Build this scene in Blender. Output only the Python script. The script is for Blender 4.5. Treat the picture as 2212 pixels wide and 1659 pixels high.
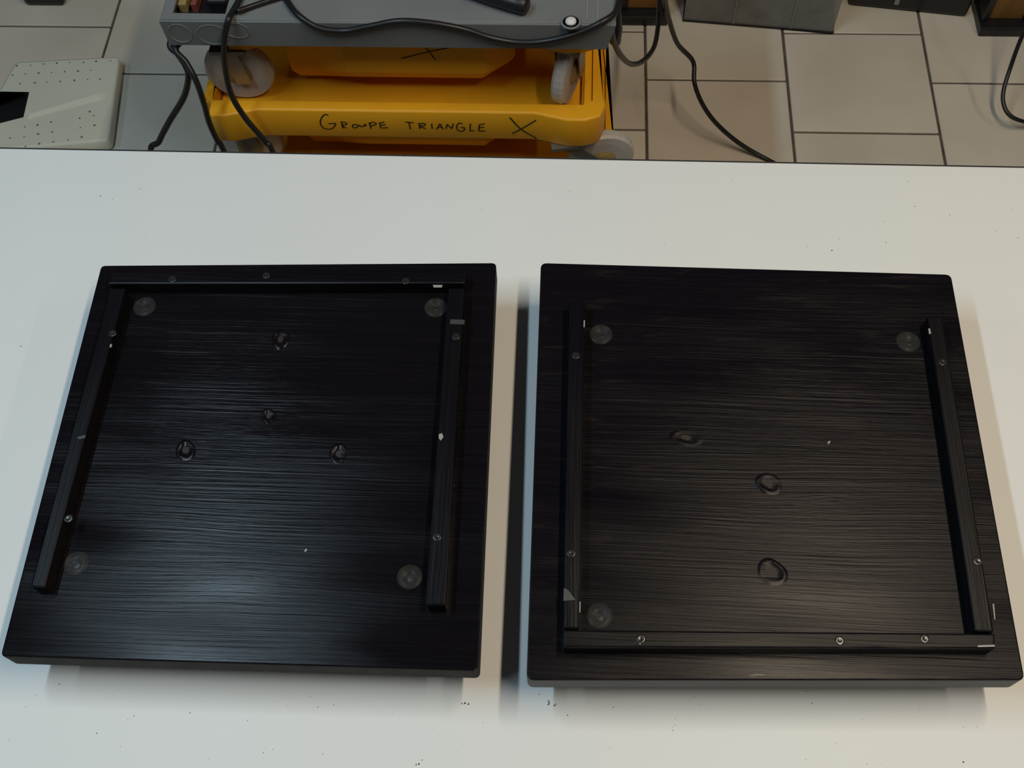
import bpy, bmesh, math, random
from mathutils import Vector, Matrix

C = bpy.context.scene.collection
for o in list(bpy.data.objects):
    bpy.data.objects.remove(o)

# ------------------------------------------------------------------ camera, light, exposure
W2, H2, F = 1106.0, 829.5, 2341.4
PITCH, ROLL, YAW = 1.0740, -0.0687, 0.1076
TZ = 0.75                      # table top
BT = 0.825                     # top face of the boards
CAM = Vector((0, 0, 1.75973))
def _cam_axes():
    cp, sp = math.cos(PITCH), math.sin(PITCH)
    fwd, right, up = Vector((0, cp, -sp)), Vector((1, 0, 0)), Vector((0, sp, cp))
    c, s = math.cos(ROLL), math.sin(ROLL)
    r, u = c*right + s*up, -s*right + c*up
    R = Matrix.Rotation(YAW, 3, 'Z')
    return R @ fwd, R @ r, R @ u
FW, RT, UP = _cam_axes()
cd = bpy.data.cameras.new('camera'); cam = bpy.data.objects.new('camera', cd); C.objects.link(cam)
cam.matrix_world = Matrix(((RT.x, UP.x, -FW.x, CAM.x), (RT.y, UP.y, -FW.y, CAM.y), (RT.z, UP.z, -FW.z, CAM.z), (0, 0, 0, 1)))
cd.sensor_fit = 'HORIZONTAL'; cd.sensor_width = 36.0; cd.lens = 36.0*F/2212.0
cd.clip_start = 0.02; cd.clip_end = 60
bpy.context.scene.camera = cam

w = bpy.data.worlds.new('world'); bpy.context.scene.world = w; w.use_nodes = True
w.node_tree.nodes['Background'].inputs[0].default_value = (1.0, 0.95, 0.92, 1)
w.node_tree.nodes['Background'].inputs[1].default_value = 0.02

def tube_light(x, y, power, col, width=0.07, length=1.25):
    l = bpy.data.lights.new('tube_light', 'AREA'); l.shape = 'RECTANGLE'
    l.size, l.size_y = width, length; l.energy = power; l.color = col
    o = bpy.data.objects.new('tube_light', l); o.location = (x, y, 2.73); C.objects.link(o)
tube_light(-0.93, 0.33, 17.4, (0.63, 0.86, 1.0))       # cool fluorescent row on the left
tube_light(0.66, 0.33, 21.0, (1.0, 0.84, 0.62))        # warm fluorescent row on the right
tube_light(-2.06, 0.42, 5.0, (0.8, 0.95, 1.0))         # next rows of the ceiling, further off
tube_light(2.0, 0.42, 7.0, (1.0, 0.9, 0.75))

vs = bpy.context.scene.view_settings
bpy.context.scene.display_settings.display_device = 'sRGB'
vs.view_transform = 'Standard'; vs.look = 'None'; vs.gamma = 1.0; vs.use_curve_mapping = False
vs.exposure = 0.0

# ------------------------------------------------------------------ helpers
def ray(px, py): return FW + RT*((px-W2)/F) - UP*((py-H2)/F)
def at_z(px, py, z):           # the point of a level plane seen at a photo pixel
    d = ray(px, py); return CAM + d*((z-CAM.z)/d.z)
def at_y(px, py, y):           # the point of an upright plane seen at a photo pixel
    d = ray(px, py); return CAM + d*((y-CAM.y)/d.y)

def link(name, me, mat, parent=None, smooth=False):
    o = bpy.data.objects.new(name, me); C.objects.link(o)
    if mat: me.materials.append(mat)
    if smooth:
        for p in me.polygons: p.use_smooth = True
    if parent: o.parent = parent; o.matrix_parent_inverse = parent.matrix_basis.inverted()
    return o
def bm_obj(name, bm, mat, parent=None, smooth=False):
    me = bpy.data.meshes.new(name); bmesh.ops.recalc_face_normals(bm, faces=bm.faces); bm.to_mesh(me); bm.free()
    return link(name, me, mat, parent, smooth)
def empty(name, loc, label, cat, group=None):
    o = bpy.data.objects.new(name, None); C.objects.link(o); o.location = loc; o.empty_display_size = 0.05
    return tag(o, label, cat, group)
def tag(o, label, cat, group=None):
    o['label'] = label; o['category'] = cat
    if group: o['group'] = group
    return o
def bevel(bm, r, seg=2, ang=0.5):
    es = [e for e in bm.edges if len(e.link_faces) == 2 and e.calc_face_angle(0) > ang]
    bmesh.ops.bevel(bm, geom=es, offset=r, segments=seg, affect='EDGES', profile=0.5)
def prism_bm(rings):           # stacked closed rings of 3-D points
    bm = bmesh.new(); vv = [[bm.verts.new(p) for p in r] for r in rings]; n = len(rings[0])
    for a, b in zip(vv, vv[1:]):
        for i in range(n): bm.faces.new((a[i], a[(i+1) % n], b[(i+1) % n], b[i]))
    bm.faces.new(vv[0][::-1]); bm.faces.new(vv[-1])
    bmesh.ops.recalc_face_normals(bm, faces=bm.faces)
    return bm
def prism(name, poly, z0, z1, mat, parent=None, bv=0, seg=2, smooth=False):
    bm = prism_bm([[(x, y, z0) for x, y in poly], [(x, y, z1) for x, y in poly]])
    if bv: bevel(bm, bv, seg)
    return bm_obj(name, bm, mat, parent, smooth)
def box(name, c0, c1, mat, parent=None, bv=0, rot=0, pivot=None):
    (x0, y0, z0), (x1, y1, z1) = c0, c1
    poly = [(x0, y0), (x1, y0), (x1, y1), (x0, y1)]
    if rot:
        px, py = pivot or ((x0+x1)/2, (y0+y1)/2); c, s = math.cos(rot), math.sin(rot)
        poly = [(px+c*(x-px)-s*(y-py), py+s*(x-px)+c*(y-py)) for x, y in poly]
    return prism(name, poly, z0, z1, mat, parent, bv)
def round_poly(poly, r, n=5):
    out = []; N = len(poly)
    for i in range(N):
        p = Vector(poly[i][:2]); a = Vector(poly[i-1][:2]); b = Vector(poly[(i+1) % N][:2])
        u, v = (a-p).normalized(), (b-p).normalized()
        s, e = p+u*r, p+v*r
        for k in range(n+1):
            t = k/n; q = (1-t)**2*s + 2*t*(1-t)*p + t*t*e; out.append((q.x, q.y))
    return out
def spline(pts, n=8):          # Catmull-Rom through 3-D points
    P = [Vector(p) for p in pts]; P = [2*P[0]-P[1]] + P + [2*P[-1]-P[-2]]; out = []
    for i in range(1, len(P)-2):
        for k in range(n):
            t = k/n; a, b, c, d = P[i-1:i+3]
            out.append(0.5*((2*b)+(c-a)*t+(2*a-5*b+4*c-d)*t*t+(3*b-a-3*c+d)*t**3))
    return out + [P[-2]]
def tube_bm(pts, r, sides=8, bm=None):
    bm = bm or bmesh.new(); prev = None; nrm = None; first = None
    for i, p in enumerate(pts):
        t = (pts[min(i+1, len(pts)-1)] - pts[max(i-1, 0)]).normalized()
        if nrm is None: nrm = t.orthogonal().normalized()
        nrm = (nrm - t*nrm.dot(t)).normalized(); b = t.cross(nrm)
        ring = [bm.verts.new(p + r*(math.cos(2*math.pi*k/sides)*nrm + math.sin(2*math.pi*k/sides)*b)) for k in range(sides)]
        if prev:
            for k in range(sides): bm.faces.new((prev[k], prev[(k+1) % sides], ring[(k+1) % sides], ring[k]))
        else: first = ring
        prev = ring
    bm.faces.new(first[::-1]); bm.faces.new(prev)
    return bm
def cable(name, pts, r, mat, parent=None, n=8):
    return bm_obj(name, tube_bm(spline(pts, n), r), mat, parent, True)
def lathe_bm(prof, n=24, axis='Z', loc=(0, 0, 0), bm=None):   # prof: (radius, height)
    bm = bm or bmesh.new(); loc = Vector(loc); rings = []
    for r, h in prof:
        ring = []
        for k in range(n):
            a = 2*math.pi*k/n; x, y = r*math.cos(a), r*math.sin(a)
            v = {'Z': (x, y, h), 'Y': (x, h, y), 'X': (h, x, y)}[axis]
            ring.append(bm.verts.new(loc+Vector(v)))
        rings.append(ring)
    for a, b in zip(rings, rings[1:]):
        for k in range(n): bm.faces.new((a[k], a[(k+1) % n], b[(k+1) % n], b[k]))
    if prof[0][0] > 1e-6: bm.faces.new(rings[0][::-1])
    if prof[-1][0] > 1e-6: bm.faces.new(rings[-1])
    return bm
def plate(name, outer, holes, z0, z1, mat, parent=None, bv=0.0):   # a plate with holes, made as a filled 2-D outline
    cu = bpy.data.curves.new(name, 'CURVE'); cu.dimensions = '2D'; cu.fill_mode = 'BOTH'
    for poly in [outer]+holes:
        s = cu.splines.new('POLY'); s.points.add(len(poly)-1); s.use_cyclic_u = True
        for q, p in zip(s.points, poly): q.co = (p[0], p[1], 0, 1)
    cu.extrude = max((z1-z0)/2-bv, 1e-4); cu.bevel_depth = bv; cu.bevel_resolution = 1; cu.offset = -bv
    t = bpy.data.objects.new('tmp', cu); C.objects.link(t)
    dg = bpy.context.evaluated_depsgraph_get(); me = bpy.data.meshes.new_from_object(t.evaluated_get(dg))
    bpy.data.objects.remove(t); bpy.data.curves.remove(cu)
    me.name = name; me.materials.clear(); me.transform(Matrix.Translation((0, 0, (z0+z1)/2)))
    return link(name, me, mat, parent)
def ribbon_strokes(name, strokes, to_pt, width, normal, mat, parent, lift=0.0004):   # pen strokes lying on a face
    bm = bmesh.new(); nv = Vector(normal)
    for st in strokes:
        pts = [Vector(to_pt(*q)) for q in st]; pts = spline(pts, 5) if len(pts) > 2 else pts
        prev = None
        for i, p in enumerate(pts):
            t = (pts[min(i+1, len(pts)-1)]-pts[max(i-1, 0)]).normalized(); s = t.cross(nv).normalized()*width/2
            cur = (bm.verts.new(p+nv*lift+s), bm.verts.new(p+nv*lift-s))
            if prev: bm.faces.new((prev[0], prev[1], cur[1], cur[0]))
            prev = cur
    return bm_obj(name, bm, mat, parent)

# ------------------------------------------------------------------ materials
def new_mat(name):
    m = bpy.data.materials.new(name); m.use_nodes = True
    return m, m.node_tree, m.node_tree.nodes['Principled BSDF']
def noise(nt, scale, detail=3, rough=0.5, mapping=(1, 1, 1), coord='Object', dist=0.0):
    tc = nt.nodes.new('ShaderNodeTexCoord'); mp = nt.nodes.new('ShaderNodeMapping'); mp.inputs['Scale'].default_value = mapping
    nt.links.new(tc.outputs[coord], mp.inputs['Vector'])
    n = nt.nodes.new('ShaderNodeTexNoise'); n.inputs['Scale'].default_value = scale; n.inputs['Detail'].default_value = detail
    n.inputs['Roughness'].default_value = rough; n.inputs['Distortion'].default_value = dist
    nt.links.new(mp.outputs[0], n.inputs['Vector'])
    return n
def ramp(nt, src, stops):
    r = nt.nodes.new('ShaderNodeValToRGB'); nt.links.new(src, r.inputs[0])
    e = r.color_ramp.elements
    while len(e) < len(stops): e.new(0.5)
    for k, (p, c) in zip(e, stops): k.position = p; k.color = (*c, 1) if len(c) == 3 else c
    return r
def simple(name, col, rough=0.5, var=0.08, scale=12, spec=0.5, metal=0, bump=0.0, bscale=150):
    m, nt, b = new_mat(name)
    n = noise(nt, scale, 4)
    lo = tuple(c*(1-var) for c in col); hi = tuple(min(1, c*(1+var)) for c in col)
    r = ramp(nt, n.outputs['Fac'], [(0.3, lo), (0.7, hi)])
    nt.links.new(r.outputs[0], b.inputs['Base Color'])
    b.inputs['Roughness'].default_value = rough; b.inputs['Specular IOR Level'].default_value = spec; b.inputs['Metallic'].default_value = metal
    if bump:
        n2 = noise(nt, bscale, 3); bp = nt.nodes.new('ShaderNodeBump'); bp.inputs['Strength'].default_value = bump; bp.inputs['Distance'].default_value = 0.001
        nt.links.new(n2.outputs['Fac'], bp.inputs['Height']); nt.links.new(bp.outputs[0], b.inputs['Normal'])
    return m

def black_wood(name, seed, along='X', strength=0.24, rough=(0.20, 0.31), wear=0.0):
    m, nt, b = new_mat(name); N = nt.nodes.new; L = nt.links.new
    tc = N('ShaderNodeTexCoord'); mp = N('ShaderNodeMapping')
    mp.inputs['Location'].default_value = (seed, seed*0.7, 0)
    if along == 'Y': mp.inputs['Rotation'].default_value = (0, 0, math.pi/2)
    L(tc.outputs['Object'], mp.inputs['Vector'])
    # the grain wanders: shift the coordinate across the grain by a slow noise
    wn = N('ShaderNodeTexNoise'); wn.inputs['Scale'].default_value = 1.0; wn.inputs['Detail'].default_value = 2
    m2 = N('ShaderNodeMapping'); m2.inputs['Scale'].default_value = (3.0, 7.0, 3.0); L(mp.outputs[0], m2.inputs['Vector']); L(m2.outputs[0], wn.inputs['Vector'])
    sub = N('ShaderNodeVectorMath'); sub.operation = 'SUBTRACT'; sub.inputs[1].default_value = (0.5, 0.5, 0.5); L(wn.outputs['Color'], sub.inputs[0])
    mul = N('ShaderNodeVectorMath'); mul.operation = 'MULTIPLY'; mul.inputs[1].default_value = (0.0, 0.016, 0.0); L(sub.outputs[0], mul.inputs[0])
    add = N('ShaderNodeVectorMath'); add.operation = 'ADD'; L(mp.outputs[0], add.inputs[0]); L(mul.outputs[0], add.inputs[1])
    m3 = N('ShaderNodeMapping'); m3.inputs['Scale'].default_value = (5.0, 430.0, 60.0); L(add.outputs[0], m3.inputs['Vector'])
    gn = N('ShaderNodeTexNoise'); gn.inputs['Scale'].default_value = 1.0; gn.inputs['Detail'].default_value = 3; gn.inputs['Roughness'].default_value = 0.55
    L(m3.outputs[0], gn.inputs['Vector'])
    # brush marks, finer
    m4 = N('ShaderNodeMapping'); m4.inputs['Scale'].default_value = (60.0, 1000.0, 100.0); L(add.outputs[0], m4.inputs['Vector'])
    fn = N('ShaderNodeTexNoise'); fn.inputs['Scale'].default_value = 1.0; fn.inputs['Detail'].default_value = 2; L(m4.outputs[0], fn.inputs['Vector'])
    # where the grain stands proud
    an = N('ShaderNodeTexNoise'); an.inputs['Scale'].default_value = 1.0; an.inputs['Detail'].default_value = 2
    m5 = N('ShaderNodeMapping'); m5.inputs['Scale'].default_value = (5.0, 22.0, 5.0); L(add.outputs[0], m5.inputs['Vector']); L(m5.outputs[0], an.inputs['Vector'])
    amp = ramp(nt, an.outputs['Fac'], [(0.35, (0.25,)*3), (0.65, (1,)*3)])
    rg = ramp(nt, gn.outputs['Fac'], [(0.30, (0,)*3), (0.62, (0.55,)*3), (0.74, (1,)*3)])
    mx = N('ShaderNodeMath'); mx.operation = 'MULTIPLY'; L(rg.outputs[0], mx.inputs[0]); L(amp.outputs[0], mx.inputs[1])
    f2 = N('ShaderNodeMath'); f2.operation = 'MULTIPLY'; f2.inputs[1].default_value = 0.35; L(fn.outputs['Fac'], f2.inputs[0])
    sm = N('ShaderNodeMath'); sm.operation = 'ADD'; L(mx.outputs[0], sm.inputs[0]); L(f2.outputs[0], sm.inputs[1])
    bp = N('ShaderNodeBump'); bp.inputs['Strength'].default_value = strength; bp.inputs['Distance'].default_value = 0.0012
    L(sm.outputs[0], bp.inputs['Height'])
    rr = ramp(nt, an.outputs['Fac'], [(0.3, (rough[0],)*3), (0.7, (rough[1],)*3)]); 
    lo, hi = (0.0052, 0.0045, 0.0066), (0.0084, 0.0070, 0.0094)
    cr = ramp(nt, gn.outputs['Fac'], [(0.35, lo), (0.7, hi)]); col = cr.outputs[0]
    if wear:                                        # paint rubbed thin in patches: brown wood shows through
        pn = noise(nt, 28.0, 4, 0.6, (0.7, 5.0, 1.0)); pr = ramp(nt, pn.outputs['Fac'], [(0.58, (0,)*3), (0.70, (wear,)*3)])
        ms = N('ShaderNodeMath'); ms.operation = 'MULTIPLY'; L(pr.outputs[0], ms.inputs[0]); L(fn.outputs['Fac'], ms.inputs[1])
        mc = N('ShaderNodeMixRGB'); mc.inputs[2].default_value = (0.10, 0.06, 0.045, 1); L(ms.outputs[0], mc.inputs[0]); L(col, mc.inputs[1]); col = mc.outputs[0]
    # satin paint: dark diffuse under a clear Beckmann gloss
    nt.nodes.remove(b); out = nt.nodes['Material Output']
    df = N('ShaderNodeBsdfDiffuse'); L(col, df.inputs['Color']); L(bp.outputs[0], df.inputs['Normal'])
    gl = N('ShaderNodeBsdfGlossy'); gl.distribution = 'BECKMANN'; L(rr.outputs[0], gl.inputs['Roughness']); L(bp.outputs[0], gl.inputs['Normal'])
    fr = N('ShaderNodeFresnel'); fr.inputs['IOR'].default_value = 1.29; L(bp.outputs[0], fr.inputs['Normal'])
    mxs = N('ShaderNodeMixShader'); L(fr.outputs[0], mxs.inputs[0]); L(df.outputs[0], mxs.inputs[1]); L(gl.outputs[0], mxs.inputs[2])
    L(mxs.outputs[0], out.inputs['Surface'])
    return m

M_left = black_wood('black_painted_wood', 1.3)
M_right = black_wood('black_painted_wood_worn', 4.1, wear=0.22, rough=(0.26, 0.38))
M_bar = black_wood('black_painted_batten', 7.7, 'Y', 0.2, (0.3, 0.42))
M_barx = black_wood('black_painted_batten_cross', 9.2, 'X', 0.2, (0.3, 0.42))
M_edge_dull = simple('dull_black_end_lit', (0.034, 0.032, 0.030), 0.75, 0.35, 40, spec=0.2)  # dull ends, their black lifted by light from the table
M_edge_satin = simple('satin_black_end_lit', (0.055, 0.053, 0.054), 0.5, 0.15, 30, spec=0.35)  # satin ends, made paler still for the table's reflection in them
M_dim = simple('scuff_and_glint_black', (0.055, 0.055, 0.055), 0.4)  # scuffs, and the painted reflection on a left board batten
M_screw = simple('painted_screw', (0.02, 0.02, 0.021), 0.22, spec=0.6)
M_chip = simple('chipped_paint', (0.35, 0.34, 0.32), 0.5)
M_hole = simple('bare_dark_wood', (0.02, 0.010, 0.008), 0.6)
M_laminate = simple('white_laminate', (0.83, 0.84, 0.84), 0.45, 0.012, 5, spec=0.3)
M_edge = simple('dark_edge_band', (0.03, 0.03, 0.032), 0.5)
M_metal = simple('grey_painted_steel', (0.25, 0.25, 0.26), 0.4)
M_crumb = simple('dark_crumb', (0.05, 0.045, 0.035), 0.8)
M_grout = simple('dark_grout', (0.11, 0.095, 0.075), 0.9, 0.3, 30)
M_yellow = simple('yellow_plastic', (0.86, 0.40, 0.014), 0.42, 0.10, 7, spec=0.4, bump=0.05)
M_wheel = simple('pale_grey_wheel_plastic', (0.52, 0.50, 0.48), 0.45, 0.06)
M_hub = simple('yellow_grey_hub', (0.33, 0.24, 0.10), 0.45)
M_fork = simple('zinc_fork', (0.30, 0.29, 0.28), 0.35, metal=0.8)
M_ink = simple('black_marker', (0.035, 0.022, 0.008), 0.6)
M_ink2 = simple('green_black_marker', (0.035, 0.040, 0.012), 0.6)
M_tray = simple('grey_case_plastic', (0.19, 0.197, 0.202), 0.5, 0.08, 9, bump=0.08, bscale=300)
M_trayedge = simple('scuffed_grey_plastic', (0.23, 0.235, 0.24), 0.5)
M_dark = simple('black_plastic', (0.012, 0.012, 0.014), 0.4)
M_rubber = simple('black_cable_rubber', (0.014, 0.014, 0.015), 0.38)
M_brown = simple('brown_wood_panel', (0.23, 0.105, 0.025), 0.55, 0.2, 10)
M_cream = simple('cream_plastic', (0.82, 0.81, 0.68), 0.5, 0.03, 8, spec=0.3)
M_pit = simple('olive_pit', (0.20, 0.20, 0.10), 0.8)
M_white = simple('white_plastic', (0.8, 0.8, 0.8), 0.35)
M_ochre = simple('ochre_card', (0.30, 0.22, 0.08), 0.7)
M_red = simple('dull_red_card', (0.20, 0.05, 0.04), 0.7)
M_desk = simple('desk_wood', (0.30, 0.16, 0.06), 0.5)

m, nt, b = new_mat('clear_rubber'); M_pad = m
n = noise(nt, 60, 2); r = ramp(nt, n.outputs['Fac'], [(0.3, (0.075, 0.073, 0.07)), (0.7, (0.11, 0.107, 0.10))])
nt.links.new(r.outputs[0], b.inputs['Base Color']); b.inputs['Roughness'].default_value = 0.30; b.inputs['Alpha'].default_value = 0.16; b.inputs['Specular IOR Level'].default_value = 0.3
m, nt, b = new_mat('cloudy_clear_plastic'); M_clear = m
n = noise(nt, 25, 3); r = ramp(nt, n.outputs['Fac'], [(0.3, (0.28, 0.28, 0.27)), (0.7, (0.36, 0.36, 0.35))])
nt.links.new(r.outputs[0], b.inputs['Base Color']); b.inputs['Roughness'].default_value = 0.35; b.inputs['Alpha'].default_value = 0.5

def tile_mat(name, seed):
    m, nt, b = new_mat(name)
    n = noise(nt, 3.2, 3, 0.5); n.noise_dimensions = '4D'; n.inputs['W'].default_value = seed
    r = ramp(nt, n.outputs['Fac'], [(0.32, (0.67, 0.60, 0.50)), (0.68, (0.84, 0.77, 0.67))])
    nt.links.new(r.outputs[0], b.inputs['Base Color']); b.inputs['Roughness'].default_value = 0.33; b.inputs['Specular IOR Level'].default_value = 0.35
    n2 = noise(nt, 14, 2); bp = nt.nodes.new('ShaderNodeBump'); bp.inputs['Strength'].default_value = 0.06; bp.inputs['Distance'].default_value = 0.002
    nt.links.new(n2.outputs['Fac'], bp.inputs['Height']); nt.links.new(bp.outputs[0], b.inputs['Normal'])
    return m
M_tiles = [tile_mat('beige_stone_tile', s) for s in (0.0, 3.0, 7.0)]

# ------------------------------------------------------------------ floor: grout bed and single tiles in running bond
TX, TY, GAP = 0.3035, 0.2845, 0.0058
floor = box('floor', (-2.9, -1.1, -0.03), (2.7, 3.3, -0.004), M_grout); floor['kind'] = 'structure'; floor['label'] = 'beige tiled floor with dark joints in running bond'
tm = []
for k in range(3):
    bm = bmesh.new(); bmesh.ops.create_cube(bm, size=1)
    for v in bm.verts: v.co = Vector((v.co.x*(TX-GAP), v.co.y*(TY-GAP), v.co.z*0.012))
    bevel(bm, 0.0015, 1)
    me = bpy.data.meshes.new('tile'); bm.to_mesh(me); bm.free(); me.materials.append(M_tiles[k]); tm.append(me)
rnd = random.Random(4)
for i in range(-9, 8):
    for j in range(-9, 6):
        cx = 0.152+TX*(i+0.5); cy = 1.707+TY*(j+0.5)+(TY/2 if i % 2 else 0)
        if not (-2.7 < cx < 2.5 and -0.9 < cy < 3.1): continue
        o = bpy.data.objects.new('tile', rnd.choice(tm)); C.objects.link(o); o.location = (cx, cy, -0.006+rnd.uniform(-0.0004, 0.0004)); o.parent = floor
        if rnd.random() < 0.5: o.rotation_euler.z = math.pi

# ------------------------------------------------------------------ table
t = empty('table', (-0.05, 0.4, 0), 'white laminate work table with thin dark back edge under the two black boards', 'table')
prism('tabletop', [(-1.0, -0.12), (0.9, -0.12), (0.9, 0.8465), (-1.0, 0.8550)], TZ-0.026, TZ, M_laminate, t, 0.001)
prism('edge_band', [(-1.0, 0.8551), (0.9, 0.8466), (0.9, 0.8488), (-1.0, 0.8573)], TZ-0.026, TZ-0.0008, M_edge, t)
for x in (-0.93, 0.83):
    for y in (-0.06, 0.74): box('leg', (x-0.025, y-0.025, 0), (x+0.025, y+0.025, TZ-0.026), M_metal, t, 0.003)
for y in (-0.06, 0.74): box('rail', (-0.905, y-0.015, TZ-0.075), (0.805, y+0.015, TZ-0.026), M_metal, t)

# dirt lying on the table
bm = bmesh.new(); rnd = random.Random(11)
marks = [(1004, 1519, 2.2), (1012, 1521, 2.0), (998, 1520, 1.6), (905, 1650, 2.2), (912, 1642, 1.5), (899, 1652, 1.6), (302, 408, 1.6), (217, 423, 2), (1976, 446, 1.6), (1914, 524, 1.3), (1797, 541, 2), (209, 1584, 1.5), (1198, 1524, 2.0), (1201, 1521, 1.4), (45, 748, 1.8), (872, 338, 1.5), (1960, 392, 1.4), (1226, 1545, 1.6), (2081, 1646, 2), (128, 1478, 1.6)]
for k in range(95): marks.append((rnd.uniform(5, 2200), rnd.choice([rnd.uniform(1490, 1655), rnd.uniform(1490, 1655), rnd.uniform(385, 560)]), rnd.uniform(0.5, 1.2)))
for px, py, s in marks:
    p = at_z(px, py, TZ); r = s*0.00042
    if not (-0.95 < p.x < 0.85): continue
    vs_ = [bm.verts.new((p.x+r*rnd.uniform(0.6, 1.4)*math.cos(a), p.y+r*rnd.uniform(0.6, 1.4)*math.sin(a), TZ+0.0001)) for a in (0, 1.3, 2.6, 3.9, 5.1)]
    top = bm.verts.new((p.x, p.y, TZ+0.0001+r*0.8))
    for i in range(5): bm.faces.new((vs_[i], vs_[(i+1) % 5], top))
hair = [at_z(*q, TZ+0.0006) for q in ((1184, 1513), (1186, 1516), (1186, 1520), (1183, 1523))]
tube_bm(hair, 0.0004, 5, bm)
cr = bm_obj('crumbs', bm, M_crumb); cr['kind'] = 'stuff'; cr['label'] = 'tiny dark crumbs and dust specks scattered over the white tabletop'; cr['category'] = 'dirt'

# ------------------------------------------------------------------ the two black boards
BH = 0.018                     # batten height
BZ = BT+BH
def P2(px, py, z=BT): p = at_z(px, py, z); return (p.x, p.y)
def batten(parent, quad, mat, name='batten'):
    poly = [P2(*q, BZ) for q in quad]
    bm = prism_bm([[(x, y, BT) for x, y in poly], [(x, y, BZ) for x, y in poly]]); bevel(bm, 0.0018, 2)
    return bm_obj(name, bm, mat, parent)
screw_me = None
def screws(parent, pts):
    global screw_me
    if screw_me is None:
        bm = lathe_bm([(0.0042, 0), (0.0040, 0.0004), (0.0034, 0.0007), (0.0016, 0.0003), (0.0, 0.0002)], 14)
        screw_me = bpy.data.meshes.new('screw'); bm.to_mesh(screw_me); bm.free(); screw_me.materials.append(M_screw)
        for p in screw_me.polygons: p.use_smooth = True
    for px, py in pts:
        o = bpy.data.objects.new('screw', screw_me); C.objects.link(o); p = at_z(px, py, BZ); o.location = (p.x, p.y, BZ-0.0001)
        o.parent = parent; o.matrix_parent_inverse = parent.matrix_basis.inverted()
pad_me = []
def pads(parent, pts):
    if not pad_me:
        bm = lathe_bm([(0.0114, 0), (0.0118, 0.0007), (0.0110, 0.0014), (0.0070, 0.0018), (0.0036, 0.0018), (0.0028, 0.0006), (0.0, 0.0005)], 28)
        me = bpy.data.meshes.new('rubber_pad'); bm.to_mesh(me); bm.free(); me.materials.append(M_pad); pad_me.append(me)
        for p in me.polygons: p.use_smooth = True
        bm = lathe_bm([(0.0028, 0.0), (0.0028, 0.0006), (0, 0.0008)], 12); me = bpy.data.meshes.new('hole_shade'); bm.to_mesh(me); bm.free(); me.materials.append(M_dark); pad_me.append(me)  # last mesh: dark disc, shade of the pad's hole put in as colour
    for px, py in pts:
        p = at_z(px, py, BT+0.001)
        for nm, me, dz in (('rubber_pad', pad_me[0], 0.0001), ):
            o = bpy.data.objects.new(nm, me); C.objects.link(o); o.location = (p.x, p.y, BT+dz); o.parent = parent; o.matrix_parent_inverse = parent.matrix_basis.inverted()
            h = bpy.data.objects.new('pad_hole', pad_me[1]); C.objects.link(h); h.parent = o; h.location = (0.0008, -0.0020, 0.0)
def knot(parent, px, py, rx, ry, depth, name, seed, mat):       # a rough-edged dimple with a raised lip of paint
    rn = random.Random(seed); p = at_z(px, py, BT); bm = bmesh.new(); rings = []
    n = 32; f1, f2, f3 = rn.uniform(0, 6), rn.uniform(0, 6), rn.uniform(0, 6)
    wob = [1+0.09*math.sin(2*math.tau*k/n+f1)+0.05*math.sin(3*math.tau*k/n+f2) for k in range(n)]; hi = [0.75+0.45*math.sin(math.tau*k/n+f3)+0.15*math.sin(4*math.tau*k/n+f1) for k in range(n)]
    for f, h in ((1.3, 0.0), (1.15, 0.0004), (1.0, 0.0008), (0.88, 0.0006), (0.72, 0.0001), (0.4, 0.00005)):
        rings.append([bm.verts.new((p.x+rx*f*wob[k]*math.cos(2*math.pi*k/n), p.y+ry*f*wob[k]*math.sin(2*math.pi*k/n), BT+0.00005+h*hi[k]*depth)) for k in range(n)])
    for a, c in zip(rings, rings[1:]):
        for k in range(n): bm.faces.new((a[k], a[(k+1) % n], c[(k+1) % n], c[k]))
    bm.faces.new(rings[-1])
    o = bm_obj(name, bm, mat, parent, True); o.data.materials.append(M_hole); o.data.polygons[len(o.data.polygons)-1].material_index = 1
    return o
def paint_mark(parent, quad, z, lift=0.0003, mat=None):
    pts = [at_z(*q, z) for q in quad]
    bm = prism_bm([[(p.x, p.y, z-0.0004) for p in pts], [(p.x, p.y, z+lift) for p in pts]])
    return bm_obj('chip_and_glint', bm, mat or M_chip, parent)
def board(label, corners, mat, rad, edge):
    cx = sum(c[0] for c in corners)/4; cy = sum(c[1] for c in corners)/4
    t = empty('wooden_board', (cx, cy, TZ), label, 'board', 'black wooden boards on the table')
    poly = round_poly(corners, rad, 4)
    bm = prism_bm([[(x, y, BT-0.027) for x, y in poly], [(x, y, BT) for x, y in poly]]); bevel(bm, 0.0016, 2, 0.9)
    s = bm_obj('panel', bm, mat, t); s.data.materials.append(edge)
    for p in s.data.polygons:
        if abs(p.normal.z) < 0.5: p.material_index = 1
    for x, y in corners:                             # four short feet under the panel
        fx, fy = x+(0.055 if x < cx else -0.055), y+(0.06 if y < cy else -0.06)
        box('foot', (fx-0.022, fy-0.022, TZ), (fx+0.022, fy+0.022, BT-0.027), M_bar, t, 0.002)
    return t
CL = [(-0.4908, 0.2192), (-0.0702, 0.2228), (-0.0776, 0.6475), (-0.4964, 0.6338)]
CR = [(-0.0286, 0.2166), (0.3911, 0.2332), (0.3885, 0.6446), (-0.0312, 0.6487)]
L_ = board('left black wooden board, its open batten end toward the near table edge', CL, M_left, 0.005, M_edge_dull)
R_ = board('right black wooden board with a batten closing its near end and rubbed paint', CR, M_right, 0.0065, M_edge_satin)
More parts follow.
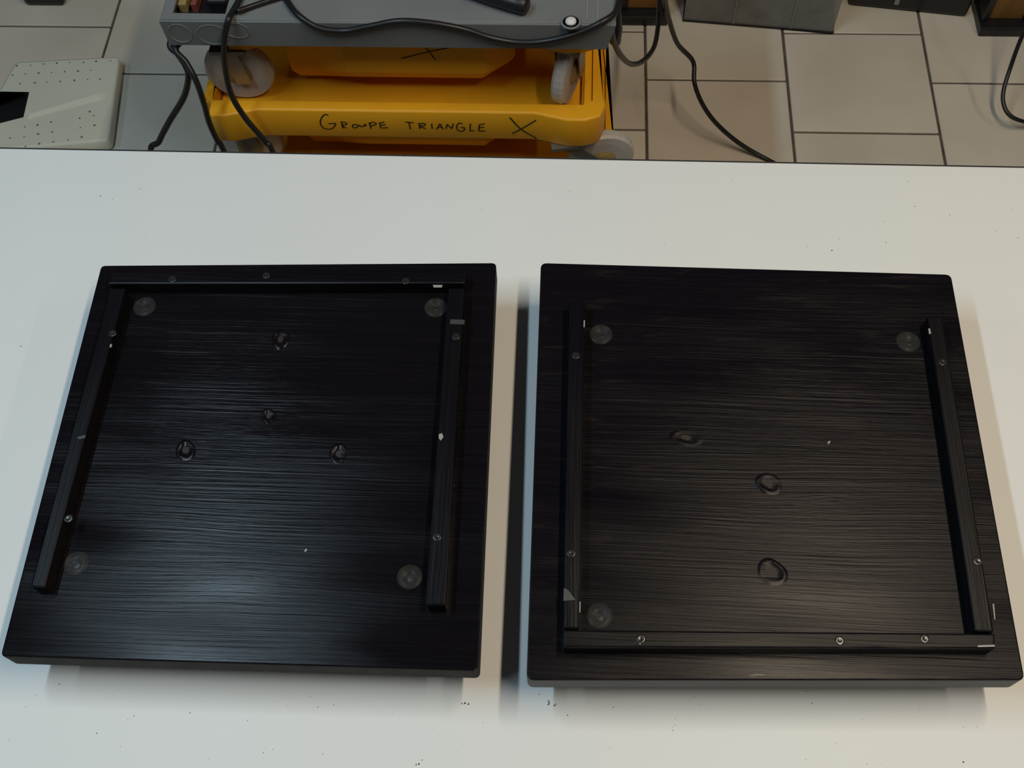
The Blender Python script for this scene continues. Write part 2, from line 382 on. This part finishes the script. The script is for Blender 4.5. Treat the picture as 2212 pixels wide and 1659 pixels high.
# left board: far bar and two side bars, open at the near end
batten(L_, [(65, 1268), (97, 1270), (271, 622), (237, 622)], M_bar)
batten(L_, [(918, 1308), (963, 1308), (1003, 622), (968, 622)], M_bar)
batten(L_, [(232, 613), (1004, 612), (1004, 583), (240, 585)], M_barx)
screws(L_, [(372, 603), (876, 607), (243, 720), (148, 1120), (985, 727), (944, 1160), (575, 595)])
pads(L_, [(312, 662), (941, 664), (165, 1217), (885, 1246)])
for px, py, s in ((606, 733, 1), (580, 899, 0.75), (401, 973, 1), (731, 980, 0.95)):
    knot(L_, px, py, 0.0075*s, 0.0085*s, 1.5, 'screw_hole', px, M_left)
# right board: two side bars and a near bar
batten(R_, [(1217, 1358), (1252, 1358), (1264, 650), (1229, 650)], M_bar)
batten(R_, [(2106, 1364), (2148, 1366), (2037, 684), (2003, 683)], M_bar)
batten(R_, [(1216, 1399), (2150, 1402), (2150, 1368), (1217, 1360)], M_barx)
screws(R_, [(1244, 768), (1234, 1195), (2036, 782), (2112, 1212), (1384, 1380), (1814, 1384), (1998, 1380)])
pads(R_, [(1298, 722), (1962, 738), (1295, 1330)])
knot(R_, 1660, 1045, 0.010, 0.008, 1.0, 'wood_knot', 5, M_right); knot(R_, 1668, 1236, 0.010, 0.010, 1.1, 'wood_knot', 9, M_right)
knot(R_, 1482, 945, 0.012, 0.007, 0.5, 'wood_knot', 12, M_right)
# small chips down to the pale primer, and one painted reflection
paint_mark(L_, [(935, 616), (956, 616), (954, 621), (937, 621)], BZ-0.003)
paint_mark(L_, [(948, 938), (955, 936), (958, 944), (952, 952), (948, 947)], BZ)
paint_mark(L_, [(238, 744), (242, 743), (241, 750), (237, 751)], BZ)
paint_mark(L_, [(165, 945), (185, 939), (184, 946), (172, 949)], BZ, 0.0002, M_dim)
paint_mark(L_, [(973, 690), (1004, 691), (1003, 701), (972, 700)], BZ, 0.0002, M_dim)  # grey quad standing in for a reflection on the batten
paint_mark(R_, [(1218, 1270), (1228, 1275), (1243, 1296), (1217, 1298)], BZ, 0.0002, M_dim)
paint_mark(R_, [(2112, 1394), (2149, 1393), (2148, 1397), (2112, 1398)], BZ)
paint_mark(R_, [(2005, 710), (2009, 710), (2011, 721), (2007, 722)], BZ)
paint_mark(R_, [(1261, 692), (1263.5, 692), (1263, 707), (1260.5, 707)], BZ)
paint_mark(R_, [(1252, 1300), (1254, 1300), (1253.5, 1323), (1251.5, 1323)], BZ)
paint_mark(R_, [(2144, 1305), (2147, 1304), (2150, 1338), (2148, 1338)], BZ)
paint_mark(R_, [(1618, 1459), (1634, 1455), (1655, 1457), (1650, 1460), (1620, 1461)], BT, 0.0002, M_dim)
for px, py in ((1383, 1390), (1381, 1376), (1790, 957), (660, 1190), (945, 592)):
    paint_mark(L_ if px < 1100 else R_, [(px-3, py), (px+1, py-5), (px+4, py-3), (px, py+3)], BZ if px > 1100 and py > 1300 else BT)

# ------------------------------------------------------------------ stack of yellow dollies
def wheel_set(parent, x, y, ztop, ang, trail=0.0, r=0.05):
    m3 = Matrix.Translation((x, y, ztop-0.008-r)) @ Matrix.Rotation(ang, 4, 'Z')
    def place(bm, nm, mat, par, sm=False):
        bmesh.ops.transform(bm, matrix=m3, verts=bm.verts); return bm_obj(nm, bm, mat, par, sm)
    bm = lathe_bm([(0.020, -0.010), (0.036, -0.010), (0.047, -0.009), (r, -0.005), (r, 0.005), (0.047, 0.009), (0.036, 0.010), (0.020, 0.010)], 30, 'Y')
    wh = place(bm, 'wheel', M_wheel, parent, False)
    place(lathe_bm([(0.006, -0.015), (0.014, -0.0135), (0.0205, -0.0101), (0.0205, 0.0101), (0.014, 0.0135), (0.006, 0.015)], 20, 'Y'), 'hub', M_hub, wh)
    bm = bmesh.new()
    for s in (-1, 1):
        r_ = bmesh.ops.create_cube(bm, size=1)['verts']
        for v in r_: v.co = Vector((v.co.x*0.022+0.008*(0.5-v.co.z)-trail*(0.5+v.co.z), v.co.y*0.002+s*0.0185, v.co.z*(r+0.012)+ (r-0.012)/2+0.002))
    r_ = bmesh.ops.create_cube(bm, size=1)['verts']
    for v in r_: v.co = Vector((v.co.x*0.05-trail, v.co.y*0.05, v.co.z*0.006+r+0.005))
    place(bm, 'fork', M_fork, wh)
def dolly(cx, y0, ztop, label, casters, hw=0.30, dep=0.40, skirt=0.0, rim_h=0.056, sy=0.040):
    d = empty('transport_dolly', (cx, y0+dep/2, ztop), label, 'dolly', 'stacked yellow dollies')
    def loc(p): return (cx+p[0], y0+p[1])
    rec = 0.012                                       # the long sides stand back between the corners
    half = [(-hw+0.03, 0), (-0.245*hw/0.3, 0), (-0.20*hw/0.3, rec), (0.20*hw/0.3, rec), (0.245*hw/0.3, 0), (hw-0.03, 0), (hw-0.008, 0.008), (hw, 0.03)]
    outer = half + [(-x, dep-y) for x, y in half]
    hole = [(-hw+0.016, 0.036), (-hw+0.03, 0.026), (hw-0.03, 0.026), (hw-0.016, 0.036), (hw-0.016, dep-0.036), (hw-0.03, dep-0.026), (-hw+0.03, dep-0.026), (-hw+0.016, dep-0.036)]
    z0 = ztop-rim_h
    plate('rim', [loc(p) for p in outer], [[loc(p) for p in hole]], z0, ztop, M_yellow, d, 0.003)
    box('deck', (cx-hw+0.034, y0+0.02, ztop-0.033), (cx+hw-0.034, y0+dep-0.02, ztop-0.025), M_yellow, d)
    for s in (-1, 1):
        xa, xb = sorted((cx+s*(hw-0.0195), cx+s*(hw-0.0315)))
        box('side_rail', (xa, y0+0.03, z0+0.004), (xb, y0+dep-0.03, ztop-0.004), M_yellow, d, 0.002)
    pl = [(-0.165, 0.06), (-0.16, 0.034), (-0.122, 0.034), (-0.072, 0.010), (0.125, 0.010), (0.165, 0.045), (0.165, dep-0.045), (0.125, dep-0.02), (-0.125, dep-0.02), (-0.165, dep-0.045)]
    pl = [(x+skirt, y+sy if y < 0.1 else y-0.03) for x, y in pl]
    def ring(f, z): 
        mx, my = skirt, dep/2
        return [(cx+mx+(x-mx)*(1-f), y0+my+(y-my)*(1-f*1.2), z-(0.022 if x-skirt < -0.1 and z < ztop-0.04 else 0)) for x, y in pl]
    zb = z0-0.068
    bm = prism_bm([ring(0, ztop-0.034), ring(0, zb+0.020), ring(0.05, zb)]); bm_obj('skirt', bm, M_yellow, d)
    for q in casters: wheel_set(d, cx+q[0], y0+q[1], z0, *q[2:])
    return d
ZT = [0.164, 0.305, 0.446, 0.587, 0.7500]
std = lambda a, b: [(-0.245, 0.05, a), (0.215, 0.05, b), (-0.245, 0.34, 1.1), (0.215, 0.34, 0.5)]
dolly(-0.232, 1.075, ZT[0], 'lowest yellow dolly of the stack, standing on the tiled floor', std(0.3, 0.2))
dolly(-0.236, 1.062, ZT[1], 'second yellow dolly from the floor, between two others', std(0.1, 0.4))
dolly(-0.232, 1.066, ZT[2], 'third yellow dolly from the floor, right below the lettered one', std(0.2, 0.3))
d4 = dolly(-0.256, 1.058, ZT[3], 'yellow dolly with handwritten lettering on its front side, fourth from the floor', [(-0.245, 0.05, 0.15), (0.298, 0.034, 0.2, 0.055), (-0.245, 0.34, 1.1), (0.215, 0.34, 0.5)])
d5 = dolly(-0.237, 1.099, ZT[4], 'topmost yellow dolly, carrying the grey plastic case on its deck', [(-0.247, 0.022, 0.02), (0.226, 0.03, 1.25), (-0.24, 0.30, 0.6), (0.2, 0.30, 0.9)], hw=0.272, dep=0.37, skirt=-0.015, rim_h=0.078, sy=0.0)
def cz(x, y): return at_y(670+x/4.174, 220+y/4.174, 1.070)
letters = [
 [(165, 120), (135, 112), (105, 140), (92, 185), (110, 225), (150, 243), (200, 238), (232, 197), (205, 193), (165, 195)],
 [(285, 185), (290, 210), (297, 237)], [(270, 180), (318, 184), (328, 200), (287, 212), (330, 236)],
 [(400, 200), (381, 215), (395, 232), (425, 226), (432, 210), (402, 200)],
 [(445, 205), (455, 221), (480, 215), (500, 200), (498, 222)],
 [(535, 185), (542, 214), (550, 240)], [(528, 195), (572, 181), (594, 200), (545, 216)],
 [(625, 185), (632, 210), (642, 233), (702, 230)], [(625, 190), (670, 180)], [(635, 210), (680, 205)],
 [(855, 180), (935, 185)], [(890, 185), (905, 245)],
 [(985, 195), (990, 242)], [(970, 195), (1032, 194), (1030, 212), (990, 216), (1040, 241)],
 [(1095, 195), (1101, 240)],
 [(1140, 246), (1170, 195)], [(1170, 195), (1201, 246)], [(1150, 228), (1190, 229)],
 [(1225, 241), (1235, 200)], [(1235, 200), (1276, 241)], [(1276, 241), (1292, 195)],
 [(1375, 196), (1342, 190), (1320, 225), (1340, 260), (1380, 261), (1392, 231), (1355, 231)],
 [(1445, 195), (1440, 262)], [(1440, 262), (1482, 258)],
 [(1525, 205), (1520, 261)], [(1520, 261), (1580, 261)], [(1525, 205), (1575, 195)], [(1522, 231), (1570, 226)]]
for grp in (range(0, 1), range(1, 3), range(3, 4), range(4, 5), range(5, 7), range(7, 10), range(10, 12), range(12, 14), range(14, 15), range(15, 18), range(18, 21), range(21, 22), range(22, 24), range(24, 28)):
    ribbon_strokes('letter', [letters[q] for q in grp], cz, 0.0021, (0, -1, 0), M_ink, d4)
ribbon_strokes('cross_mark', [[(1800, 140), (1895, 240), (1990, 300), (2090, 350)], [(2080, 140), (1985, 195), (1900, 245), (1820, 285)]], cz, 0.0025, (0, -1, 0), M_ink2, d4)
ribbon_strokes('cross_mark', [[(912, 96), (928, 112), (941, 130)], [(867, 126), (925, 112), (984, 100)]], lambda x, y: at_y(x, y, 1.109), 0.0018, (0, -1, 0), M_ink, d5)

# ------------------------------------------------------------------ grey case lying on the top dolly
k = empty('grey_case', (-0.25, 1.28, 0.715), 'grey plastic case lid lying on the stack of yellow dollies', 'case')
x0, x1, y0, y1 = -0.545, 0.050, 1.065, 1.50
ZC0, ZC1 = 0.714, 0.757
op = [at_z(330, -60, ZC1), at_z(352, 27, ZC1), at_z(486, 29, ZC1), at_z(520, -60, ZC1)]
hole = [(-0.529, 1.2), (-0.529, op[1].y), (op[2].x, op[2].y), (op[2].x+0.004, 1.2)]
plate('top_panel', [(x0+0.003, y0+0.003), (x1-0.003, y0+0.003), (x1-0.003, y1), (x0+0.003, y1)], [hole], ZC1-0.006, ZC1, M_tray, k, 0.001)
bm = bmesh.new()
ringo = [(x0, y0), (x1, y0), (x1, y1+0.003), (x0, y1+0.003)]; rb = [(x0+0.001, y0+0.001), (x1-0.010, y0+0.001), (x1-0.010, y1), (x0+0.001, y1)]
def sh(p, s): return [(min(max(x, x0+s), x1-s), min(max(y, y0+s), y1-s)) for x, y in p]
A = [[bm.verts.new((x, y, z)) for x, y in q] for q, z in ((ringo, ZC1-0.0015), (rb, ZC0), ([(x+(0.006 if x < 0 else -0.006), y+(0.006 if y < 1.3 else -0.006)) for x, y in rb], ZC0), ([(x+(0.006 if x < 0 else -0.006), y+(0.006 if y < 1.3 else -0.006)) for x, y in ringo], ZC1-0.0015))]
for a, b_ in zip(A, A[1:]+A[:1]):
    for i in range(4): bm.faces.new((a[i], a[(i+1) % 4], b_[(i+1) % 4], b_[i]))
bevel(bm, 0.0025, 2); bm_obj('side_wall', bm, M_tray, k)
box('inner_tray', (hole[0][0]-0.006, hole[1][1]-0.006, ZC1-0.024), (hole[2][0]+0.02, 1.21, ZC1-0.0205), M_dark, k)
def torus_face(cx, cz_, rx, rz, y, name):
    pts = [Vector((cx+rx*math.cos(a), y, cz_+rz*math.sin(a))) for a in [2*math.pi*i/36 for i in range(37)]]
    return bm_obj(name, tube_bm(pts, 0.0006, 5), M_trayedge, k)
for px, py, rx, rz in ((389, 72, 0.015, 0.0155), (460, 75, 0.021, 0.0165), (512, 66, 0.016, 0.0125)):
    q = at_y(px, py, y0); torus_face(q.x, min(q.z, ZC1-0.004-rz) if False else max(min(q.z, ZC1-0.003-rz), ZC0+0.002+rz), rx, rz, y0-0.0001, 'embossed_ring')
q = at_z(1233, 48, ZC1); bm_obj('button', lathe_bm([(0.0075, 0), (0.007, 0.003), (0.004, 0.0048), (0, 0.005)], 18, 'Z', (q.x, q.y, ZC1)), M_white, k, True)
bm_obj('button_ring', lathe_bm([(0.0135, 0), (0.0135, 0.0012), (0.0105, 0.0014), (0.0105, 0)], 24, 'Z', (q.x, q.y, ZC1)), M_tray, k)
for px in (1268, 1291):
    a, c = at_z(px, 44, ZC1), at_z(px-6, -60, ZC1); box('groove_rib', (a.x-0.0012, a.y, ZC1-0.0005), (a.x+0.0012, 1.45, ZC1+0.0008), M_trayedge, k)
# things lying in and on the case
def at_tray(px, py, h=0.0): return at_z(px, py, ZC1+h)
for nm, pxs, mat, lab in (('card_box', (384, 402), M_ochre, 'small ochre card box in the open pocket of the grey case'), ('card_box', (412, 424), M_red, 'thin dull red card box in the open pocket of the grey case')):
    a, c = at_z(pxs[0], 22, ZC1-0.012), at_z(pxs[1], 22, ZC1-0.012)
    o = box(nm, (a.x, a.y+0.004, ZC1-0.0205), (c.x, 1.19, ZC1-0.006), mat, None, 0.001); tag(o, lab, 'box')
a = at_z(448, 25, ZC1-0.01); c = at_z(486, 25, ZC1-0.01)
tag(box('power_adapter', (a.x, a.y+0.004, ZC1-0.0205), (c.x+0.004, 1.19, ZC1+0.004), M_dark, None, 0.004), 'black power adapter lying in the open pocket of the grey case', 'adapter')
h0, h1 = at_z(1140, 14, ZC1+0.012), at_z(1010, -22, ZC1+0.012)
g = empty('tool_handle', (h0.x, h0.y, ZC1), 'black tool with a rounded grip lying on the grey case', 'tool')
ax = (h1-h0).normalized(); bm = bmesh.new()
pts = [h0+ax*s for s in (0, 0.003, 0.02, 0.05, 0.085, 0.1)]; rad = [0.009, 0.0115, 0.012, 0.011, 0.0085, 0.006]
side = ax.cross(Vector((0, 0, 1))); prev = None; first = None
for p, r in zip(pts, rad):
    ring = [bm.verts.new(p+side*r*math.cos(u)+Vector((0, 0, r*math.sin(u)))) for u in [2*math.pi*i/14 for i in range(14)]]
    if prev:
        for i in range(14): bm.faces.new((prev[i], prev[(i+1) % 14], ring[(i+1) % 14], ring[i]))
    else: first = ring
    prev = ring
bm.faces.new(first); bm.faces.new(prev); bm_obj('grip', bm, M_dark, g, True)
bm_obj('shaft', tube_bm([h0+ax*0.098, h0+ax*0.20], 0.003), M_fork, g, True)

# ------------------------------------------------------------------ cables
cr_ = 0.0042
def lab(o, l): return tag(o, l, 'cable')
zt = ZC1+cr_+0.0004
pts = [at_z(545, -60, zt), at_z(517, 0, zt), at_z(500, 30, zt), at_y(493, 45, 1.058), at_y(484, 95, 1.050), at_y(487, 150, 1.046), at_y(500, 205, 1.044), at_y(530, 255, 1.042), at_y(572, 305, 1.040), at_y(596, 345, 1.036)]
e = pts[-1]; pts += [Vector((e.x+0.01, 1.03, 0.25)), Vector((e.x+0.02, 1.02, 0.05)), Vector((e.x+0.06, 1.0, cr_)), Vector((e.x+0.2, 0.95, cr_))]
lab(cable('cable', pts, cr_, M_rubber), 'black cable hanging over the front of the grey case and down past the lettered dolly')
# branch joining that cable on the case
pts = [at_z(610, -8, zt), at_z(575, 3, zt), at_z(540, 15, zt), at_z(512, 24, zt+0.003)]
lab(cable('short_cable', pts, 0.0036, M_rubber), 'short black cable end lying on the grey case beside the tall hanging cable')
pts = [at_z(600, -40, zt), at_z(622, 5, zt), at_z(648, 36, zt), at_y(690, 61, 1.0605), at_y(745, 67, 1.0605), at_y(800, 57, 1.0606), at_y(862, 46, 1.0606), at_y(930, 50, 1.0606), at_y(1000, 63, 1.0605), at_y(1060, 82, 1.0605), at_y(1120, 92, 1.0605), at_y(1180, 89, 1.0605), at_y(1245, 73, 1.0605), at_z(1300, 48, zt), at_z(1332, 22, zt), at_z(1342, -30, zt)]
lab(cable('cable', pts, cr_, M_rubber), 'long black cable draped in waves along the front edge of the grey case')
pts = [at_y(368, 92, 1.10), at_y(385, 118, 1.085), at_y(401, 142, 1.075), at_y(407, 168, 1.072), at_y(396, 212, 1.072), at_y(366, 262, 1.072), at_y(344, 305, 1.070), at_y(330, 350, 1.066)]
e = pts[-1]; pts = [Vector((pts[0].x+0.03, 1.13, 0.7095))]+pts+[Vector((e.x-0.02, 1.06, 0.2)), Vector((e.x-0.03, 1.05, 0.03)), Vector((e.x-0.08, 1.02, cr_)), Vector((e.x-0.2, 0.98, cr_))]
lab(cable('cable', pts, cr_+0.0004, M_rubber), 'black cable falling left of the dollies from under the grey case corner')
pts = [at_y(380, 103, 1.075), at_y(402, 135, 1.062), at_y(424, 176, 1.048), at_y(441, 225, 1.044), at_y(452, 265, 1.044), at_y(470, 305, 1.044), at_y(492, 345, 1.044)]
e = pts[-1]; pts = [Vector((pts[0].x+0.03, 1.10, 0.7092))]+pts+[Vector((e.x+0.01, 1.035, 0.2)), Vector((e.x+0.015, 1.02, 0.03)), Vector((e.x+0.05, 0.98, cr_)), Vector((e.x+0.15, 0.9, cr_))]
lab(cable('cable', pts, cr_, M_rubber), 'black cable crossing the left corner of the lettered dolly')
# loop hanging between case and desk
pts = [at_y(1345, -40, 1.24), at_y(1329, 20, 1.20), at_y(1322, 62, 1.20), at_y(1329, 98, 1.22), at_y(1346, 126, 1.26), at_y(1366, 139, 1.31), at_y(1390, 131, 1.37), at_y(1412, 103, 1.44), at_y(1421, 60, 1.52), at_y(1424, 10, 1.60), at_y(1424, -40, 1.66)]
o = lab(cable('looped_cable', pts, 0.0044, M_rubber), 'black cable hanging in a U loop between grey case and desk foot')
q = at_y(1331, 62, 1.235); bm_obj('plug', lathe_bm([(0.006, -0.028), (0.0085, -0.026), (0.0095, 0.0), (0.006, 0.03), (0.005, 0.05)], 14, 'Z', q), M_dark, o, True)
# cable running from the desk down to the floor
hp = [(1424, -60, 0.52), (1436, 0, 0.38), (1446, 45, 0.29), (1464, 95, 0.215), (1497, 133, 0.165), (1500, 178, 0.14), (1516, 222, 0.105), (1545, 264, 0.07), (1592, 306, 0.03), (1650, 341, cr_), (1720, 372, cr_), (1850, 400, cr_)]
lab(cable('cable', [at_z(*q) for q in hp], 0.0048, M_rubber), 'black cable snaking across the beige tiles to the table edge')
hp = [(2290, -90, 0.3), (2240, 10, 0.22), (2205, 85, 0.15), (2183, 145, 0.10), (2168, 195, 0.07), (2168, 225, 0.055), (2180, 248, 0.045), (2205, 261, 0.035), (2240, 266, 0.02), (2300, 262, cr_)]
lab(cable('cable', [at_z(*q) for q in hp], 0.0044, M_rubber), 'black cable curling at the right side below the second desk foot')

# ------------------------------------------------------------------ cream dotted panel on the floor
ZP = 0.034
outer = [P2(*q, ZP) for q in ((33, 133), (258, 121), (234, 303), (120, 313), (-110, 332), (-130, 300), (-25, 235))]
hole = [P2(*q, ZP) for q in ((-110, 192), (69, 195), (55, 256), (0, 270), (-70, 287), (-110, 287))]
cp = empty('plastic_panel', (outer[2][0]-0.15, outer[2][1]+0.12, 0), 'cream dotted plastic panel with a black window lying on the floor tiles', 'panel')
plate('body', round_poly(outer, 0.012, 4), [hole], 0.004, ZP, M_cream, cp, 0.005)
def sh2(p, f):
    mx = sum(x for x, y in p)/len(p); my = sum(y for x, y in p)/len(p); return [(mx+(x-mx)*f, my+(y-my)*f) for x, y in p]
prism('window', sh2(hole, 1.04), 0.006, 0.020, M_dark, cp)
for x, y in (outer[0], outer[1], outer[2], outer[3]):
    mx, my = outer[2][0]-0.12, outer[2][1]+0.12
    px_, py_ = x+(mx-x)*0.15, y+(my-y)*0.15
    bm_obj('foot', lathe_bm([(0.012, 0), (0.011, 0.0045)], 12, 'Z', (px_, py_, 0)), M_dark, cp)
r0 = [at_z(*q, ZP-0.0005) for q in ((60, 259), (222, 216), (232, 206), (216, 200), (76, 198))]
r1 = [at_z(*q, ZP+0.006) for q in ((64, 246), (205, 205), (214, 200), (205, 198), (74, 196))]
bm_obj('raised_ridge', prism_bm([[tuple(p) for p in r0], [tuple(p) for p in r1]]), M_cream, cp)
dots = [(455, 285), (650, 265), (850, 250), (1040, 240), (1250, 240), (1435, 225), (1650, 215), (190, 430), (575, 400), (770, 390), (965, 380), (1165, 370), (1355, 358), (300, 560), (520, 545), (700, 535), (900, 525), (1110, 510), (1310, 495), (1495, 490), (1340, 975), (1400, 1035), (1190, 1075), (1410, 1180), (1200, 1215), (760, 1130), (560, 1175), (370, 1205), (780, 1280), (570, 1310), (360, 1350), (150, 1370), (1220, 1355), (1015, 1395), (795, 1425), (585, 1455), (380, 1495), (160, 1525), (250, 290), (380, 410)]
bm = bmesh.new()
for i, (x, y) in enumerate(dots):
    q = at_z(x/6.913, 100+y/6.913, ZP); lathe_bm([(0.0018+0.0005*(i % 3), 0.0), (0.0012, 0.0003), (0, 0.0003)], 8, 'Z', (q.x, q.y, ZP+0.0001), bm)
dd = bm_obj('dots', bm, M_pit, cp); dd['kind'] = 'stuff'

# ------------------------------------------------------------------ desk with black-shod wooden legs at the back
D = empty('desk', (0.55, 2.1, 0), 'wooden desk standing on brown legs in black foot brackets', 'desk')
def desk_leg(x0, x1, yf):
    wbr = (x1-x0)
    box('foot_bracket', (x0, yf, 0), (x1, yf+0.10, 0.024), M_dark, D, 0.004)
    lg = box('leg', (x0+0.018, yf+0.030, 0.024), (x1-0.018, yf+0.075, 0.72), M_brown, D, 0.002)
    box('cheek', (x0+0.004, yf+0.022, 0.024), (x0+0.0175, yf+0.085, 0.20), M_dark, D, 0.003)
    box('cheek', (x1-0.0175, yf+0.022, 0.024), (x1-0.004, yf+0.085, 0.20), M_dark, D, 0.003)
a = at_z(1336, 56, 0); c = at_z(1442, 55, 0)
desk_leg(a.x, c.x, a.y)
a2 = at_z(2112, 80, 0); desk_leg(a2.x, a2.x+(c.x-a.x), a2.y)
desk_leg(a.x, c.x, a.y+0.58); desk_leg(a2.x, a2.x+(c.x-a.x), a2.y+0.58)
box('desktop', (a.x-0.06, a.y-0.02, 0.72), (a2.x+0.2, a.y+0.75, 0.745), M_desk, D, 0.003)

# clear storage box
a = at_z(1474, 47, 0); c = at_z(1800, 74, 0); ang = math.atan2(c.y-a.y, c.x-a.x); wd = (c-a).length
s = empty('storage_box', ((a.x+c.x)/2, a.y+0.12, 0), 'cloudy clear plastic storage box standing on the tiles under the desk', 'box')
def rot2(x, y, o=a): return (o.x+math.cos(ang)*x-math.sin(ang)*y, o.y+math.sin(ang)*x+math.cos(ang)*y)
def obox(name, X0, X1, Y0, Y1, z0, z1, mat, par, bv=0.0, o=a): return prism(name, [rot2(X0, Y0, o), rot2(X1, Y0, o), rot2(X1, Y1, o), rot2(X0, Y1, o)], z0, z1, mat, par, bv)
obox('base', 0, wd, 0, 0.26, 0.001, 0.005, M_dark, s)
obox('front_wall', 0.002, wd-0.002, 0.002, 0.005, 0.005, 0.19, M_clear, s); obox('back_wall', 0.002, wd-0.002, 0.255, 0.258, 0.005, 0.19, M_clear, s)
obox('side_wall', 0.002, 0.005, 0.005, 0.255, 0.005, 0.19, M_clear, s); obox('side_wall', wd-0.005, wd-0.002, 0.005, 0.255, 0.005, 0.19, M_clear, s)
for f in (0.33, 0.71): obox('rib', wd*f, wd*f+0.003, 0.0, 0.002, 0.005, 0.18, M_trayedge, s)
obox('lid', -0.006, wd+0.006, -0.006, 0.266, 0.19, 0.2, M_clear, s, 0.002)
# black case further right
a = at_z(1832, 14, 0); c = at_z(2086, 40, 0); ang = math.atan2(c.y-a.y, c.x-a.x); wd = (c-a).length
s = empty('black_case', ((a.x+c.x)/2, a.y+0.15, 0), 'large black case on the floor right of the clear storage box', 'case')
obox('body', 0, wd, 0, 0.3, 0.004, 0.25, M_dark, s, 0.006, a); obox('latch', wd*0.37, wd*0.37+0.01, -0.003, 0.0, 0.02, 0.036, M_metal, s, 0.0008, a)
for X in (0.015, wd-0.045):
    for Y in (0.02, 0.25): obox('foot', X, X+0.03, Y, Y+0.03, 0, 0.0045, M_dark, s, 0, a)
# black stand foot at the far left
a = at_z(56, 15, 0); c = at_z(141, 15, 0); ang = 0.0
s = empty('small_black_case', ((a.x+c.x)/2, a.y+0.06, 0), 'small black case on the floor behind the cream panel, at the far left', 'case')
obox('body', 0, c.x-a.x, 0, 0.14, 0.003, 0.16, M_dark, s, 0.008, a); obox('handle', 0.02, c.x-a.x-0.02, 0.06, 0.08, 0.16, 0.178, M_dark, s, 0.004, a)
for X in (0.01, c.x-a.x-0.03):
    for Y in (0.015, 0.1): obox('foot', X, X+0.02, Y, Y+0.02, 0, 0.0035, M_dark, s, 0, a)
